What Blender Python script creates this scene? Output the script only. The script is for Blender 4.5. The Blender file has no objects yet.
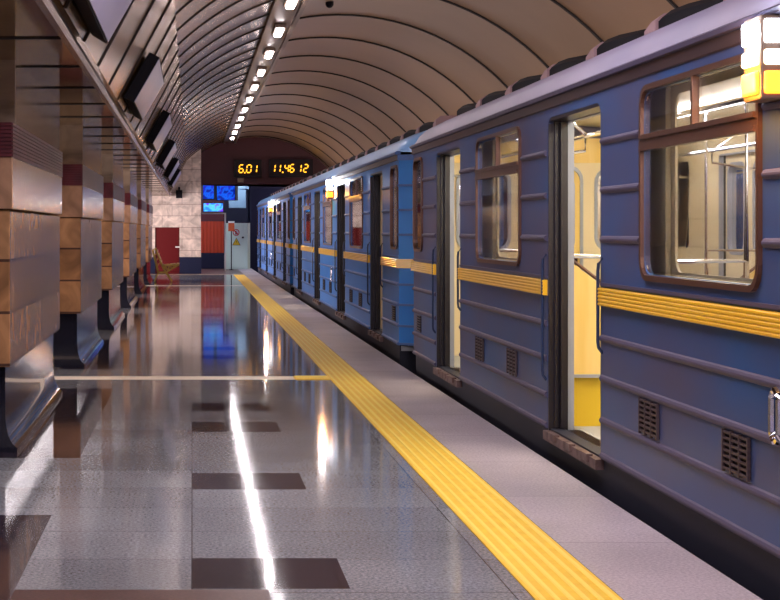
import bpy, bmesh, math, random
from mathutils import Vector, Matrix
random.seed(4)
S = bpy.context.scene
COL = S.collection
H = 1.36                      # eye height above the platform
pi = math.pi

# ------------------------------------------------------------------ materials
def mat(name, col=(.5,.5,.5), rough=.5, metal=0, coat=0, emit=None, es=1, noise=None, bump=None, spec=.5, coat_rough=.1):
    m = bpy.data.materials.new(name); m.use_nodes = True
    nt = m.node_tree; b = nt.nodes['Principled BSDF']
    b.inputs['Base Color'].default_value = (*col, 1)
    b.inputs['Roughness'].default_value = rough
    b.inputs['Metallic'].default_value = metal
    b.inputs['Coat Weight'].default_value = coat
    b.inputs['Coat Roughness'].default_value = coat_rough
    b.inputs['Specular IOR Level'].default_value = spec
    if emit:
        b.inputs['Emission Color'].default_value = (*emit, 1); b.inputs['Emission Strength'].default_value = es
    if noise or bump:
        tc = nt.nodes.new('ShaderNodeTexCoord')
    if noise:   # (scale xyz, colour 2, detail)
        sc, c2, det = noise
        mp = nt.nodes.new('ShaderNodeMapping'); mp.inputs['Scale'].default_value = sc
        n = nt.nodes.new('ShaderNodeTexNoise'); n.inputs['Scale'].default_value = 1; n.inputs['Detail'].default_value = det
        r = nt.nodes.new('ShaderNodeValToRGB')
        r.color_ramp.elements[0].position = .33; r.color_ramp.elements[1].position = .68
        r.color_ramp.elements[0].color = (*col, 1); r.color_ramp.elements[1].color = (*c2, 1)
        nt.links.new(tc.outputs['Object'], mp.inputs[0]); nt.links.new(mp.outputs[0], n.inputs['Vector'])
        nt.links.new(n.outputs['Fac'], r.inputs[0]); nt.links.new(r.outputs[0], b.inputs['Base Color'])
    if bump:    # (scale xyz, strength, distance)
        sc, st, dist = bump
        mp = nt.nodes.new('ShaderNodeMapping'); mp.inputs['Scale'].default_value = sc
        n = nt.nodes.new('ShaderNodeTexNoise'); n.inputs['Scale'].default_value = 1; n.inputs['Detail'].default_value = 2
        bp = nt.nodes.new('ShaderNodeBump'); bp.inputs['Strength'].default_value = st; bp.inputs['Distance'].default_value = dist
        nt.links.new(tc.outputs['Object'], mp.inputs[0]); nt.links.new(mp.outputs[0], n.inputs['Vector'])
        nt.links.new(n.outputs['Fac'], bp.inputs['Height']); nt.links.new(bp.outputs[0], b.inputs['Normal'])
    return m

def granite(name, c1, c2, rough, joint=None, joint_col=(.1,.1,.1), rough_var=.0, big=None):
    """speckled stone, optional rectangular slab joints (sx, sy, ox, oy)"""
    m = bpy.data.materials.new(name); m.use_nodes = True
    nt = m.node_tree; N = nt.nodes; L = nt.links; b = N['Principled BSDF']
    tc = N.new('ShaderNodeTexCoord')
    n = N.new('ShaderNodeTexNoise'); n.inputs['Scale'].default_value = 70; n.inputs['Detail'].default_value = 3; n.inputs['Roughness'].default_value = .7
    L.new(tc.outputs['Object'], n.inputs['Vector'])
    r = N.new('ShaderNodeValToRGB'); r.color_ramp.elements[0].position = .36; r.color_ramp.elements[1].position = .64
    r.color_ramp.elements[0].color = (*c1, 1); r.color_ramp.elements[1].color = (*c2, 1)
    L.new(n.outputs['Fac'], r.inputs[0])
    out = r.outputs[0]
    n2 = N.new('ShaderNodeTexNoise'); n2.inputs['Scale'].default_value = .9; n2.inputs['Detail'].default_value = 4
    L.new(tc.outputs['Object'], n2.inputs['Vector'])
    mr = N.new('ShaderNodeMapRange'); mr.inputs['From Min'].default_value = .3; mr.inputs['From Max'].default_value = .7
    mr.inputs['To Min'].default_value = .8; mr.inputs['To Max'].default_value = 1.15
    L.new(n2.outputs['Fac'], mr.inputs[0])
    mx = N.new('ShaderNodeMix'); mx.data_type = 'RGBA'; mx.blend_type = 'MULTIPLY'; mx.inputs[0].default_value = 1
    L.new(out, mx.inputs[6]); L.new(mr.outputs[0], mx.inputs[7]); out = mx.outputs[2]
    if joint:
        sx, sy, ox, oy = joint
        mp = N.new('ShaderNodeMapping'); mp.inputs['Location'].default_value = (ox, oy, 0)
        L.new(tc.outputs['Object'], mp.inputs[0])
        bk = N.new('ShaderNodeTexBrick'); bk.offset = 0; bk.squash = 1
        bk.inputs['Scale'].default_value = 1; bk.inputs['Brick Width'].default_value = sx; bk.inputs['Row Height'].default_value = sy
        bk.inputs['Mortar Size'].default_value = .003; bk.inputs['Mortar Smooth'].default_value = 0
        bk.inputs['Color1'].default_value = (.88,.88,.88,1); bk.inputs['Color2'].default_value = (1.06,1.06,1.06,1); bk.inputs['Mortar'].default_value = (.35,.33,.35,1)
        L.new(mp.outputs[0], bk.inputs['Vector'])
        m2 = N.new('ShaderNodeMix'); m2.data_type = 'RGBA'; m2.blend_type = 'MULTIPLY'; m2.inputs[0].default_value = 1
        L.new(out, m2.inputs[6]); L.new(bk.outputs['Color'], m2.inputs[7]); out = m2.outputs[2]
    L.new(out, b.inputs['Base Color'])
    b.inputs['Roughness'].default_value = rough
    if rough < .35:
        bn = N.new('ShaderNodeTexNoise'); bn.inputs['Scale'].default_value = 3.0; bn.inputs['Detail'].default_value = 2
        L.new(tc.outputs['Object'], bn.inputs['Vector'])
        bp = N.new('ShaderNodeBump'); bp.inputs['Strength'].default_value = .03; bp.inputs['Distance'].default_value = .01
        L.new(bn.outputs['Fac'], bp.inputs['Height']); L.new(bp.outputs[0], b.inputs['Normal'])
        b.inputs['Specular IOR Level'].default_value = .22
    return m

def brick_mat(name, c1, c2, mortar, w, h, rough, axis='XZ', off=.5, loc=(0,0,0), msize=.006, noise=True, spec=.5):
    m = bpy.data.materials.new(name); m.use_nodes = True
    nt = m.node_tree; N = nt.nodes; L = nt.links; b = N['Principled BSDF']
    tc = N.new('ShaderNodeTexCoord'); sp = N.new('ShaderNodeSeparateXYZ'); cb = N.new('ShaderNodeCombineXYZ')
    L.new(tc.outputs['Object'], sp.inputs[0])
    if axis == 'XYZ':      # works on faces of both directions
        ad = N.new('ShaderNodeMath'); ad.operation = 'ADD'; L.new(sp.outputs[0], ad.inputs[0]); L.new(sp.outputs[1], ad.inputs[1])
        L.new(ad.outputs[0], cb.inputs[0])
    else: L.new(sp.outputs['XYZ'.index(axis[0])], cb.inputs[0])
    L.new(sp.outputs[2], cb.inputs[1])
    mp = N.new('ShaderNodeMapping'); mp.inputs['Location'].default_value = loc; L.new(cb.outputs[0], mp.inputs[0])
    bk = N.new('ShaderNodeTexBrick'); bk.offset = off
    bk.inputs['Scale'].default_value = 1; bk.inputs['Brick Width'].default_value = w; bk.inputs['Row Height'].default_value = h
    bk.inputs['Mortar Size'].default_value = msize; bk.inputs['Mortar Smooth'].default_value = .1
    bk.inputs['Color1'].default_value = (*c1,1); bk.inputs['Color2'].default_value = (*c2,1); bk.inputs['Mortar'].default_value = (*mortar,1)
    L.new(mp.outputs[0], bk.inputs['Vector']); out = bk.outputs['Color']
    if noise:
        n = N.new('ShaderNodeTexNoise'); n.inputs['Scale'].default_value = 3.5; n.inputs['Detail'].default_value = 6; n.inputs['Distortion'].default_value = 1.2
        L.new(tc.outputs['Object'], n.inputs['Vector'])
        mr = N.new('ShaderNodeMapRange'); mr.inputs['From Min'].default_value = .3; mr.inputs['From Max'].default_value = .7
        mr.inputs['To Min'].default_value = .55; mr.inputs['To Max'].default_value = 1.25; L.new(n.outputs['Fac'], mr.inputs[0])
        mx = N.new('ShaderNodeMix'); mx.data_type = 'RGBA'; mx.blend_type = 'MULTIPLY'; mx.inputs[0].default_value = 1
        L.new(out, mx.inputs[6]); L.new(mr.outputs[0], mx.inputs[7]); out = mx.outputs[2]
    L.new(out, b.inputs['Base Color']); b.inputs['Roughness'].default_value = rough; b.inputs['Specular IOR Level'].default_value = spec
    if axis == 'XYZ':     # slightly uneven polish, vertical streaks
        m2 = N.new('ShaderNodeMapping'); m2.inputs['Scale'].default_value = (9,9,.5); L.new(tc.outputs['Object'], m2.inputs[0])
        n3 = N.new('ShaderNodeTexNoise'); n3.inputs['Scale'].default_value = 1; n3.inputs['Detail'].default_value = 3; L.new(m2.outputs[0], n3.inputs['Vector'])
        bp = N.new('ShaderNodeBump'); bp.inputs['Strength'].default_value = .25; bp.inputs['Distance'].default_value = .01
        L.new(n3.outputs['Fac'], bp.inputs['Height']); L.new(bp.outputs[0], b.inputs['Normal'])
    return m

def glass_mat(name, tint=(.9,.95,1), refl=.16):
    m = bpy.data.materials.new(name); m.use_nodes = True
    nt = m.node_tree; N = nt.nodes; L = nt.links; N.remove(N['Principled BSDF'])
    t = N.new('ShaderNodeBsdfTransparent'); t.inputs[0].default_value = (*tint, 1)
    g = N.new('ShaderNodeBsdfGlossy'); g.inputs['Roughness'].default_value = .03
    f = N.new('ShaderNodeFresnel'); f.inputs[0].default_value = 1.5
    mx = N.new('ShaderNodeMixShader'); L.new(f.outputs[0], mx.inputs[0]); L.new(t.outputs[0], mx.inputs[1]); L.new(g.outputs[0], mx.inputs[2])
    L.new(mx.outputs[0], N['Material Output'].inputs[0])
    return m

def screen_mat(name, c1, c2, c3, es):
    m = bpy.data.materials.new(name); m.use_nodes = True
    nt = m.node_tree; N = nt.nodes; L = nt.links; b = N['Principled BSDF']
    tc = N.new('ShaderNodeTexCoord'); n = N.new('ShaderNodeTexNoise'); n.inputs['Scale'].default_value = 5; n.inputs['Detail'].default_value = 1
    L.new(tc.outputs['Object'], n.inputs['Vector'])
    r = N.new('ShaderNodeValToRGB'); r.color_ramp.elements[0].position = .38; r.color_ramp.elements[0].color = (*c1,1)
    r.color_ramp.elements[1].position = .62; r.color_ramp.elements[1].color = (*c3,1)
    e = r.color_ramp.elements.new(.5); e.color = (*c2,1)
    L.new(n.outputs['Fac'], r.inputs[0]); L.new(r.outputs[0], b.inputs['Emission Color']); b.inputs['Emission Strength'].default_value = es
    b.inputs['Base Color'].default_value = (.01,.01,.02,1); b.inputs['Roughness'].default_value = .2
    return m

M = {}
M['granite'] = granite('platform polished granite', (.13,.145,.155), (.34,.35,.385), .075, (1.2,.615,.0,.1))
M['granite_dark'] = granite('dark polished granite', (.018,.014,.022), (.048,.036,.05), .07, (.57,.57,0,0))
M['granite_edge'] = granite('platform edge granite', (.33,.29,.33), (.55,.49,.52), .5, (3.0,1.22,.1,.3))
M['granite_brown'] = granite('brown granite band', (.06,.03,.028), (.13,.07,.06), .35)
M['cream'] = mat('cream inlay', (.95,.84,.70), .4)
M['yellow_tac'] = mat('tactile yellow', (.82,.50,.02), .55, noise=((9,9,9),(.90,.60,.035),4))
M['yellow_ridge'] = mat('tactile ridge yellow', (.94,.72,.14), .55)
M['concrete'] = mat('dark concrete', (.035,.035,.05), .8)
M['tunnel'] = mat('tunnel lining', (.02,.025,.06), .7)
M['vault'] = mat('vault panel', (.27,.16,.085), .34, noise=((.5,.4,.5),(.34,.205,.115),3), bump=((1.5,1.2,1.5),.15,.02))
M['vault_left'] = mat('polished bronze ceiling panel', (.24,.115,.022), .24, metal=.85, noise=((.7,.5,.7),(.38,.20,.045),3), bump=((2,3,2),.04,.02))
M['soffit'] = mat('polished bronze soffit', (.33,.19,.05), .09, metal=.85, noise=((1,.8,1),(.42,.26,.08),3), bump=((2,2,2),.03,.02))
M['joint'] = mat('dark joint', (.012,.008,.010), .8)
M['trim_metal'] = mat('bright metal trim', (.38,.28,.25), .25, metal=.8)
M['trough'] = mat('bronze trough', (.22,.15,.11), .4, metal=.4)
M['lamp'] = mat('lamp diffuser', (1,1,1), .5, emit=(1,.90,.94), es=30)
M['marble'] = brick_mat('brown marble slabs', (.22,.105,.042), (.34,.18,.085), (.06,.03,.02), 1.22, .3125, .24, 'XYZ', 0, (.3,.0725,0), .009, spec=.22)
M['marble_band'] = brick_mat('upper marble slabs', (.27,.15,.085), (.35,.20,.125), (.07,.04,.03), 1.22, 3, .2, 'XYZ', 0, (.3,0,0), .005, spec=.25)
M['marble_top'] = brick_mat('grey brown polished slabs', (.19,.14,.10), (.24,.18,.13), (.05,.03,.03), 1.22, .5, .2, 'XYZ', 0, (.3,0,0), .005, spec=.3)
M['black_granite'] = mat('black polished granite', (.012,.012,.02), .07, spec=.9)
M['red_stone'] = mat('dark red ribbed stone', (.05,.006,.009), .4, spec=.25, noise=((8,8,8),(.09,.012,.018),3))
M['end_tile'] = brick_mat('pale marble tiles', (.58,.48,.43), (.68,.58,.52), (.28,.21,.19), .62, .36, .3, 'XZ', .5, (0,0,0), .008)
M['dark_base'] = mat('dark blue granite', (.008,.012,.04), .3, spec=.2)
M['header'] = mat('maroon header', (.085,.012,.020), .5, noise=((1,1,1),(.10,.016,.024),3))
M['black'] = mat('black', (.006,.006,.010), .6, spec=.1)
M['black_gloss'] = mat('black rubber', (.012,.010,.016), .3)
M['display_case'] = mat('dark display glass', (.014,.006,.010), .4, spec=.2)
M['amber'] = mat('amber led', (.1,.05,0), .5, emit=(1,.40,.02), es=1.7)
M['poster'] = mat('poster face', (.34,.32,.5), .35, noise=((1.5,1.5,1.5),(.42,.38,.55),3))
M['red_door'] = mat('red paint', (.10,.002,.004), .5, spec=.2)
M['orange_red'] = mat('orange red corrugated', (.50,.05,.012), .5)
M['cabinet'] = mat('pale green cabinet paint', (.68,.86,.76), .35)
M['cab_side'] = mat('cabinet side', (.62,.70,.50), .4)  # yellowish light on this side is put into its colour
M['white'] = mat('white enamel', (.75,.75,.75), .4)
M['yellow_sign'] = mat('yellow sign', (.85,.6,.02), .4)
M['red_sign'] = mat('red sign', (.6,.02,.02), .4)
M['orange'] = mat('orange enamel', (.65,.1,.02), .4)
M['grey_box'] = mat('grey blue box', (.12,.19,.28), .5)
M['screenA'] = screen_mat('blue screen', (.0,.01,.25), (.0,.10,.75), (.01,.01,.40), .8)
M['screenB'] = screen_mat('cyan screen', (.0,.15,.9), (.05,.5,1), (.12,.02,.9), 1.0)
M['bench_y'] = mat('yellow painted steel', (.9,.66,.16), .4)
M['bench_wood'] = mat('bench slat wood', (.75,.52,.16), .5)
# train
def paint(name, c, c2, rough=.36):
    return mat(name, c, rough, coat=.06, spec=.22, noise=((.7,.7,1.6), c2, 4), coat_rough=.2)
M['paint'] = paint('light blue train paint', (.025,.22,.72), (.04,.27,.78))
M['paint_dark'] = paint('slate blue train paint', (.075,.075,.15), (.03,.095,.27))
M['roof'] = mat('light blue roof paint', (.18,.42,.82), .4, coat=.3)
M['roof_grey'] = mat('lilac grey roof paint', (.23,.215,.33), .42, noise=((.8,.8,.8),(.31,.27,.38),4))
M['fin'] = mat('pinkish vent divider', (.42,.27,.28), .5)
M['rib'] = mat('blue grey rib', (.07,.16,.42), .5)
M['rib_grey'] = mat('grey worn rib', (.075,.065,.12), .5)
M['gutter'] = mat('brown grey gutter', (.06,.04,.045), .45)
M['band'] = mat('yellow band', (.90,.53,.012), .35, coat=.3)
M['frame'] = mat('bronze window frame', (.12,.06,.042), .3, metal=.4)
M['glass'] = glass_mat('window glass', (.86,.87,.95))
M['cream_in'] = mat('cream interior panel', (.74,.63,.42), .4)
M['wood_in'] = mat('yellow wood laminate', (.80,.56,.16), .35, noise=((14,14,1.2),(.86,.64,.24),3))
M['yellow_in'] = mat('ochre seat base', (.72,.50,.02), .45)
M['floor_in'] = mat('grey lino', (.40,.42,.44), .5)
M['silver'] = mat('silver metal', (.34,.37,.46), .35, metal=.3)
M['chrome'] = mat('chrome', (.75,.75,.8), .1, metal=1)
M['seat'] = mat('brown seat vinyl', (.16,.05,.03), .45)
M['underframe'] = mat('dark underframe', (.012,.014,.03), .6)
M['rust'] = mat('rusty sill', (.07,.035,.03), .5, metal=.4, noise=((9,9,9),(.22,.15,.14),4))
M['handle_blue'] = mat('blue handle', (.012,.03,.09), .4)
M['lens_w'] = mat('white signal lens', (1,1,1), .3, emit=(.75,.85,1), es=5)
M['lens_w2'] = mat('warm signal lens', (1,1,1), .3, emit=(1,.8,.5), es=3)
M['lens_a'] = mat('amber signal lens', (1,.5,.1), .3, emit=(1,.22,.01), es=2.2)
M['car_lamp'] = mat('car interior lamp', (1,1,1), .5, emit=(1,.93,.80), es=12)

# ------------------------------------------------------------------ mesh helper
class MB:
    def __init__(s, ox=0, oz=0): s.v=[]; s.f=[]; s.m=[]; s.ms=[]; s.cur=0
    def use(s, m):
        if m not in s.ms: s.ms.append(m)
        s.cur = s.ms.index(m); return s
    def add(s, vs, fs):
        if not s.ms: s.ms.append(None)
        o = len(s.v); s.v += [tuple(v) for v in vs]
        for f in fs: s.f.append([i+o for i in f]); s.m.append(s.cur)
        return s
    def box(s, x0,x1,y0,y1,z0,z1):
        return s.add([(x0,y0,z0),(x1,y0,z0),(x1,y1,z0),(x0,y1,z0),(x0,y0,z1),(x1,y0,z1),(x1,y1,z1),(x0,y1,z1)],
                     [(3,2,1,0),(4,5,6,7),(0,1,5,4),(1,2,6,5),(2,3,7,6),(3,0,4,7)])
    def quad(s, a,b,c,d): return s.add([a,b,c,d],[(0,1,2,3)])
    def prism(s, pts, axis, a0, a1):
        """pts 2D profile; axis Y: (x,z); axis X: (y,z); axis Z: (x,y)"""
        def P(p,a): return (p[0],a,p[1]) if axis=='Y' else ((a,p[0],p[1]) if axis=='X' else (p[0],p[1],a))
        n=len(pts); vs=[P(p,a0) for p in pts]+[P(p,a1) for p in pts]
        fs=[(i,(i+1)%n,n+(i+1)%n,n+i) for i in range(n)]+[tuple(reversed(range(n))),tuple(range(n,2*n))]
        return s.add(vs,fs)
    def sheet(s, pts, axis, a0, a1):
        def P(p,a): return (p[0],a,p[1]) if axis=='Y' else ((a,p[0],p[1]) if axis=='X' else (p[0],p[1],a))
        n=len(pts)
        return s.add([P(p,a0) for p in pts]+[P(p,a1) for p in pts],[(i,i+1,n+i+1,n+i) for i in range(n-1)])
    def tube(s, pts, r, n=8):
        pts=[Vector(p) for p in pts]; rings=[]; vs=[]
        for i,p in enumerate(pts):
            d=(pts[min(i+1,len(pts)-1)]-pts[max(i-1,0)]).normalized()
            up=Vector((0,0,1)) if abs(d.z)<.9 else Vector((1,0,0))
            a=d.cross(up).normalized(); b=d.cross(a)
            vs+=[p+(a*math.cos(2*pi*k/n)+b*math.sin(2*pi*k/n))*r for k in range(n)]
        fs=[]
        for i in range(len(pts)-1):
            for k in range(n): fs.append((i*n+k,i*n+(k+1)%n,(i+1)*n+(k+1)%n,(i+1)*n+k))
        fs.append(tuple(reversed(range(n)))); fs.append(tuple((len(pts)-1)*n+k for k in range(n)))
        return s.add(vs,fs)
    def plate(s, outer, holes, x0, x1, plane='YZ'):
        """flat plate with holes; outline in (u,v)"""
        c=bpy.data.curves.new('t','CURVE'); c.dimensions='2D'; c.fill_mode='BOTH'
        for ring in [outer]+list(holes):
            sp=c.splines.new('POLY'); sp.points.add(len(ring)-1)
            for i,p in enumerate(ring): sp.points[i].co=(p[0],p[1],0,1)
            sp.use_cyclic_u=True
        c.extrude=abs(x1-x0)/2
        o=bpy.data.objects.new('t',c); COL.objects.link(o)
        dg=bpy.context.evaluated_depsgraph_get(); me=bpy.data.meshes.new_from_object(o.evaluated_get(dg))
        xm=(x0+x1)/2
        if plane=='YZ': vs=[(xm+v.co.z,v.co.x,v.co.y) for v in me.vertices]
        elif plane=='XZ': vs=[(v.co.x,xm+v.co.z,v.co.y) for v in me.vertices]
        fs=[tuple(p.vertices) for p in me.polygons]
        bpy.data.objects.remove(o); bpy.data.curves.remove(c); bpy.data.meshes.remove(me)
        return s.add(vs,fs)
    def build(s, name, m=None, parent=None, off=(0,0,0), smooth=False, weld=False, bevel=0, label=None):
        me=bpy.data.meshes.new(name)
        me.from_pydata([(v[0]-off[0],v[1]-off[1],v[2]-off[2]) for v in s.v],[],s.f)
        ms=[m] if m is not None else s.ms
        for q in ms: me.materials.append(q if not isinstance(q,str) else M[q])
        if m is None: me.polygons.foreach_set('material_index', s.m)
        bm=bmesh.new(); bm.from_mesh(me)
        if weld: bmesh.ops.remove_doubles(bm, verts=bm.verts, dist=1e-4)
        bmesh.ops.recalc_face_normals(bm, faces=bm.faces)
        bm.to_mesh(me); bm.free()
        if smooth:
            me.polygons.foreach_set('use_smooth',[True]*len(me.polygons)); me.set_sharp_from_angle(angle=math.radians(35))
        me.update()
        o=bpy.data.objects.new(name,me); COL.objects.link(o)
        if parent: o.parent=parent
        if bevel:
            b=o.modifiers.new('bevel','BEVEL'); b.width=bevel; b.segments=2; b.limit_method='ANGLE'
        if label: o['label']=label
        return o

def thing(name, label, cat, loc, group=None):
    o=bpy.data.objects.new(name,None); COL.objects.link(o); o.location=loc; o.empty_display_size=.2
    o['label']=label; o['category']=cat
    if group: o['group']=group
    return o
def tag(o, label, cat, group=None, kind=None):
    o['label']=label; o['category']=cat
    if group: o['group']=group
    if kind: o['kind']=kind
    return o
def struct(mb, name, label, cat, **k):
    o=mb.build(name, **k); o['kind']='structure'; o['label']=label; o['category']=cat; return o
def copy_tree(o, parent=None, swap=None):
    c=o.copy(); COL.objects.link(c); c.parent=parent
    if swap and c.type=='MESH':
        key=(o.data.name,'s')
        me=o.data
        if any(m and m.name in swap for m in me.materials):
            me=me.copy()
            for i,m in enumerate(me.materials):
                if m and m.name in swap: me.materials[i]=swap[m.name]
            c.data=me
    for ch in list(o.children):
        copy_tree(ch,c,swap)
    return c

def rrect(u0,u1,v0,v1,r,n=5, corners=(1,1,1,1)):
    """rounded rectangle: corners order bl, br, tr, tl"""
    pts=[]
    cs=[(u0+r,v0+r,pi),(u1-r,v0+r,1.5*pi),(u1-r,v1-r,0),(u0+r,v1-r,.5*pi)]
    sq=[(u0,v0),(u1,v0),(u1,v1),(u0,v1)]
    for k,(cx,cy,a) in enumerate(cs):
        if corners[k]:
            pts+=[(cx+r*math.cos(a+i*pi/2/n),cy+r*math.sin(a+i*pi/2/n)) for i in range(n+1)]
        else: pts.append(sq[k])
    return pts

# ------------------------------------------------------------------ platform floor (one slab, inlays flush)
Y0, Y1 = -6.0, 57.5
XE = 2.10                         # platform edge
STR = [14.83, 39.35]              # cream cross lines
PN = [9.65+6.15*k for k in range(-2,7)]   # near ends of the pillars
dark=[]
for c in STR+[-9.7]:
    for o in (2.43,3.68,6.09,8.43,10.9):
        for s in (-1,1):
            if c==STR[1] and s>0 and c+o>49: continue
            dark.append((0,.6,c+s*o-.285,c+s*o+.285))
for n in PN[:-1]: dark.append((-1.3,-.67,n-.03,n+4.2))
def cell(x,y):
    for a,b,c,d in dark:
        if a<x<b and c<y<d: return 'granite_dark'
    if x>1.59: return 'granite_edge'
    for c in STR:
        if abs(y-c)<.17: return 'yellow_tac' if x>.936 and c<20 else 'cream'
    if abs(y-49.1)<.12: return 'cream'
    if y>49.2: return 'granite_brown'
    if x<.29 and y<6.1 and y>5.4: return 'granite_brown'
    return 'granite'
xs=sorted({-8,-1.3,-.67,0,.29,.6,.936,1.25,1.59,XE})
ys={Y0,Y1,5.4,6.1,48.98,49.22}
for a,b,c,d in dark: ys|={c,d}
for c in STR: ys|={c-.17,c+.17}
ys=sorted(y for y in ys if Y0<=y<=Y1)
fm=MB()
for i in range(len(xs)-1):
    for j in range(len(ys)-1):
        x0,x1,y0,y1=xs[i],xs[i+1],ys[j],ys[j+1]
        fm.use(cell((x0+x1)/2,(y0+y1)/2)).quad((x0,y0,0),(x1,y0,0),(x1,y1,0),(x0,y1,0))
fm.use('granite_edge').quad((XE,Y0,0),(XE,Y0,-.12),(XE,Y1,-.12),(XE,Y1,0))
fm.use('concrete').quad((XE,Y0,-.12),(XE-.25,Y0,-.12),(XE-.25,Y1,-.12),(XE,Y1,-.12))
fm.quad((XE-.25,Y0,-.12),(XE-.25,Y0,-1.3),(XE-.25,Y1,-1.3),(XE-.25,Y1,-.12))
struct(fm,'floor','polished grey granite platform floor with dark inlaid rectangles','platform floor')

# track bed
tb=MB().use('concrete'); tb.box(XE-.25,5.45,Y0,75,-1.45,-1.3)
struct(tb,'trim_1','dark concrete track bed below the train','track bed')
# tactile strip
ts=MB().use('yellow_tac').box(1.26,1.58,Y0,48.9,.0005,.006)
w=.32/6
for k in range(6):
    x0=1.26+w*k+w*.28; ts.use('yellow_ridge').prism([(x0,.006),(x0+.005,.011),(x0+w*.44-.005,.011),(x0+w*.44,.006)],'Y',Y0,48.9)
tag(ts.build('tactile_strip'),'long yellow ribbed warning strip running along the platform by the train','tactile strip')
t2=MB().use('yellow_tac').box(.95,1.255,14.67,14.99,.0005,.006)
for k in range(4):
    y0=14.69+.075*k; t2.use('yellow_ridge').prism([(y0,.006),(y0+.01,.011),(y0+.035,.011),(y0+.045,.006)],'X',.955,1.25)
tag(t2.build('tactile_tile'),'short yellow ribbed tile joining the cream cross line to the long strip','tactile tile')

# ------------------------------------------------------------------ vault
VX, VZ, VR = 2.1, -.22+H, 3.3
YV = 53.5
def arc(x): return VZ+math.sqrt(max(0,VR*VR-(x-VX)**2))
def arcpts(a0,a1,R,n=28):  # angle from +x axis
    return [(VX+R*math.cos(a0+(a1-a0)*i/n), VZ+R*math.sin(a0+(a1-a0)*i/n)) for i in range(n+1)]
aR=-.12; aSr=math.acos((1.46-VX)/VR); aSl=math.acos((1.04-VX)/VR); aL=math.acos((-.17-VX)/VR)
cm=MB().use('joint')
cm.sheet(arcpts(aR-.1,aL+.02,VR+.04,48),'Y',Y0,YV)
SL0=(-.69,1.2+H); SL1=(-.17,arc(-.17))       # slope from cornice to break
nx,nz=.866,-.5
off=.04
cm.sheet([(SL0[0]-off*.87,SL0[1]+.02),(SL1[0]-off*.87,SL1[1]+.02)],'Y',Y0,YV)
cm.sheet([(-8,1.05+H+.04),(-.66,1.05+H+.04)],'Y',Y0,YV)
def fin(pts,y,h,gap):
    """thin dark cover strip standing proud of the panels along one joint"""
    cm.use('joint'); q=[]
    for i,p in enumerate(pts):
        a=pts[max(i-1,0)]; b=pts[min(i+1,len(pts)-1)]
        dx,dz=b[0]-a[0],b[1]-a[1]; l=math.hypot(dx,dz)
        n=(-dz/l,dx/l)
        if n[1]>0: n=(-n[0],-n[1])
        q.append((p[0]+n[0]*h,p[1]+n[1]*h))
    n=len(pts)
    for yy in (y-gap/2,y+gap/2):
        cm.add([(p[0],yy,p[1]) for p in pts]+[(p[0],yy,p[1]) for p in q],[(i,i+1,n+i+1,n+i) for i in range(n-1)])
    cm.add([(p[0],y-gap/2,p[1]) for p in q]+[(p[0],y+gap/2,p[1]) for p in q],[(i,i+1,n+i+1,n+i) for i in range(n-1)])
def panels(pts,y0,step,gap,mname,h,y_end=YV):
    cm.use(mname); y=y0
    while y<y_end:
        a=max(y+gap/2,Y0); b=min(y+step-gap/2,y_end)
        if b>a:
            cm.sheet(pts,'Y',a,b)
            if y>0: fin(pts,y,h,gap)
            cm.use(mname)
        y+=step
panels(arcpts(aR,aSr,VR,30),23.0-2.7*11,2.7,.05,'vault',.022)
panels(arcpts(aSl,aL,VR,10),23.0-1.35*22,1.35,.03,'vault_left',.015)
panels([SL0,SL1],10.24-1.5375*11,1.5375,.03,'vault_left',.014)
panels([(-8,1.05+H),(-.71,1.05+H)],10.35-1.5375*11,1.5375,.03,'soffit',.008)
struct(cm,'ceiling','arched ceiling of brown panels with dark joints over platform and train','ceiling',smooth=False)
for o in bpy.data.objects:
    if o.name=='ceiling':
        o.data.polygons.foreach_set('use_smooth',[True]*len(o.data.polygons)); o.data.set_sharp_from_angle(angle=math.radians(30))
# break trim and cornice fascia
tm=MB().use('trim_metal')
tm.prism([(-.71,1.05+H-.015),(-.675,1.05+H-.015),(-.665,1.07+H),(-.675,1.10+H),(-.71,1.10+H)],'Y',Y0,50.15)
tm.use('vault_left').quad((-.70,Y0,1.09+H),(-.69,Y0,1.2+H),(-.69,50.15,1.2+H),(-.70,50.15,1.09+H))
struct(tm,'trim_2','bright metal cornice strip between the flat soffit and the sloping panels','cornice')
# lamp trough
tr=MB().use('trough')
for x0,x1 in ((1.04,1.10),(1.40,1.46)):
    tr.box(x0,x1,Y0,YV-.05,arc(1.25)-.10,arc(1.1)+.06)
tr.box(1.10,1.40,Y0,YV-.05,arc(1.25)-.06,arc(1.25)-.04)
struct(tr,'trim_3','bronze light trough running along the crown of the vault','light trough')
lz=arc(1.25)-.10
lamp0=None
yl=20.4*2.76/2.82
for k in range(-8,11):
    y=20.2+2.98*k
    if y>53.2: continue
    if lamp0 is None:
        t=thing('ceiling_lamp','',"ceiling lamp",(1.25,y,lz),'strip lamps in the ceiling trough')
        MB().use('trough').box(-.08,.08,-.48,.48,-.02,.03).build('housing',None,t)
        MB().use('lamp').box(-.045,.045,-.42,.42,-.045,-.02).build('diffuser',None,t)
        lamp0=t
    else:
        t=copy_tree(lamp0); t.location=(1.25,y,lz)
    if k<0: lb='white strip lamp of the ceiling trough, nearer than the top edge of the photo'
    elif k==0: lb='largest and nearest white strip lamp in the trough, cut by the top edge'
    elif k==11 or y+2.98>53.2: lb='smallest white strip lamp at the far trough end next to the maroon header'
    else:
        lb='white strip lamp in the ceiling trough, '+['','second','third','fourth','fifth','sixth','seventh','eighth','ninth','tenth','eleventh','twelfth'][k]+' nearest'
    t['label']=lb
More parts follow.
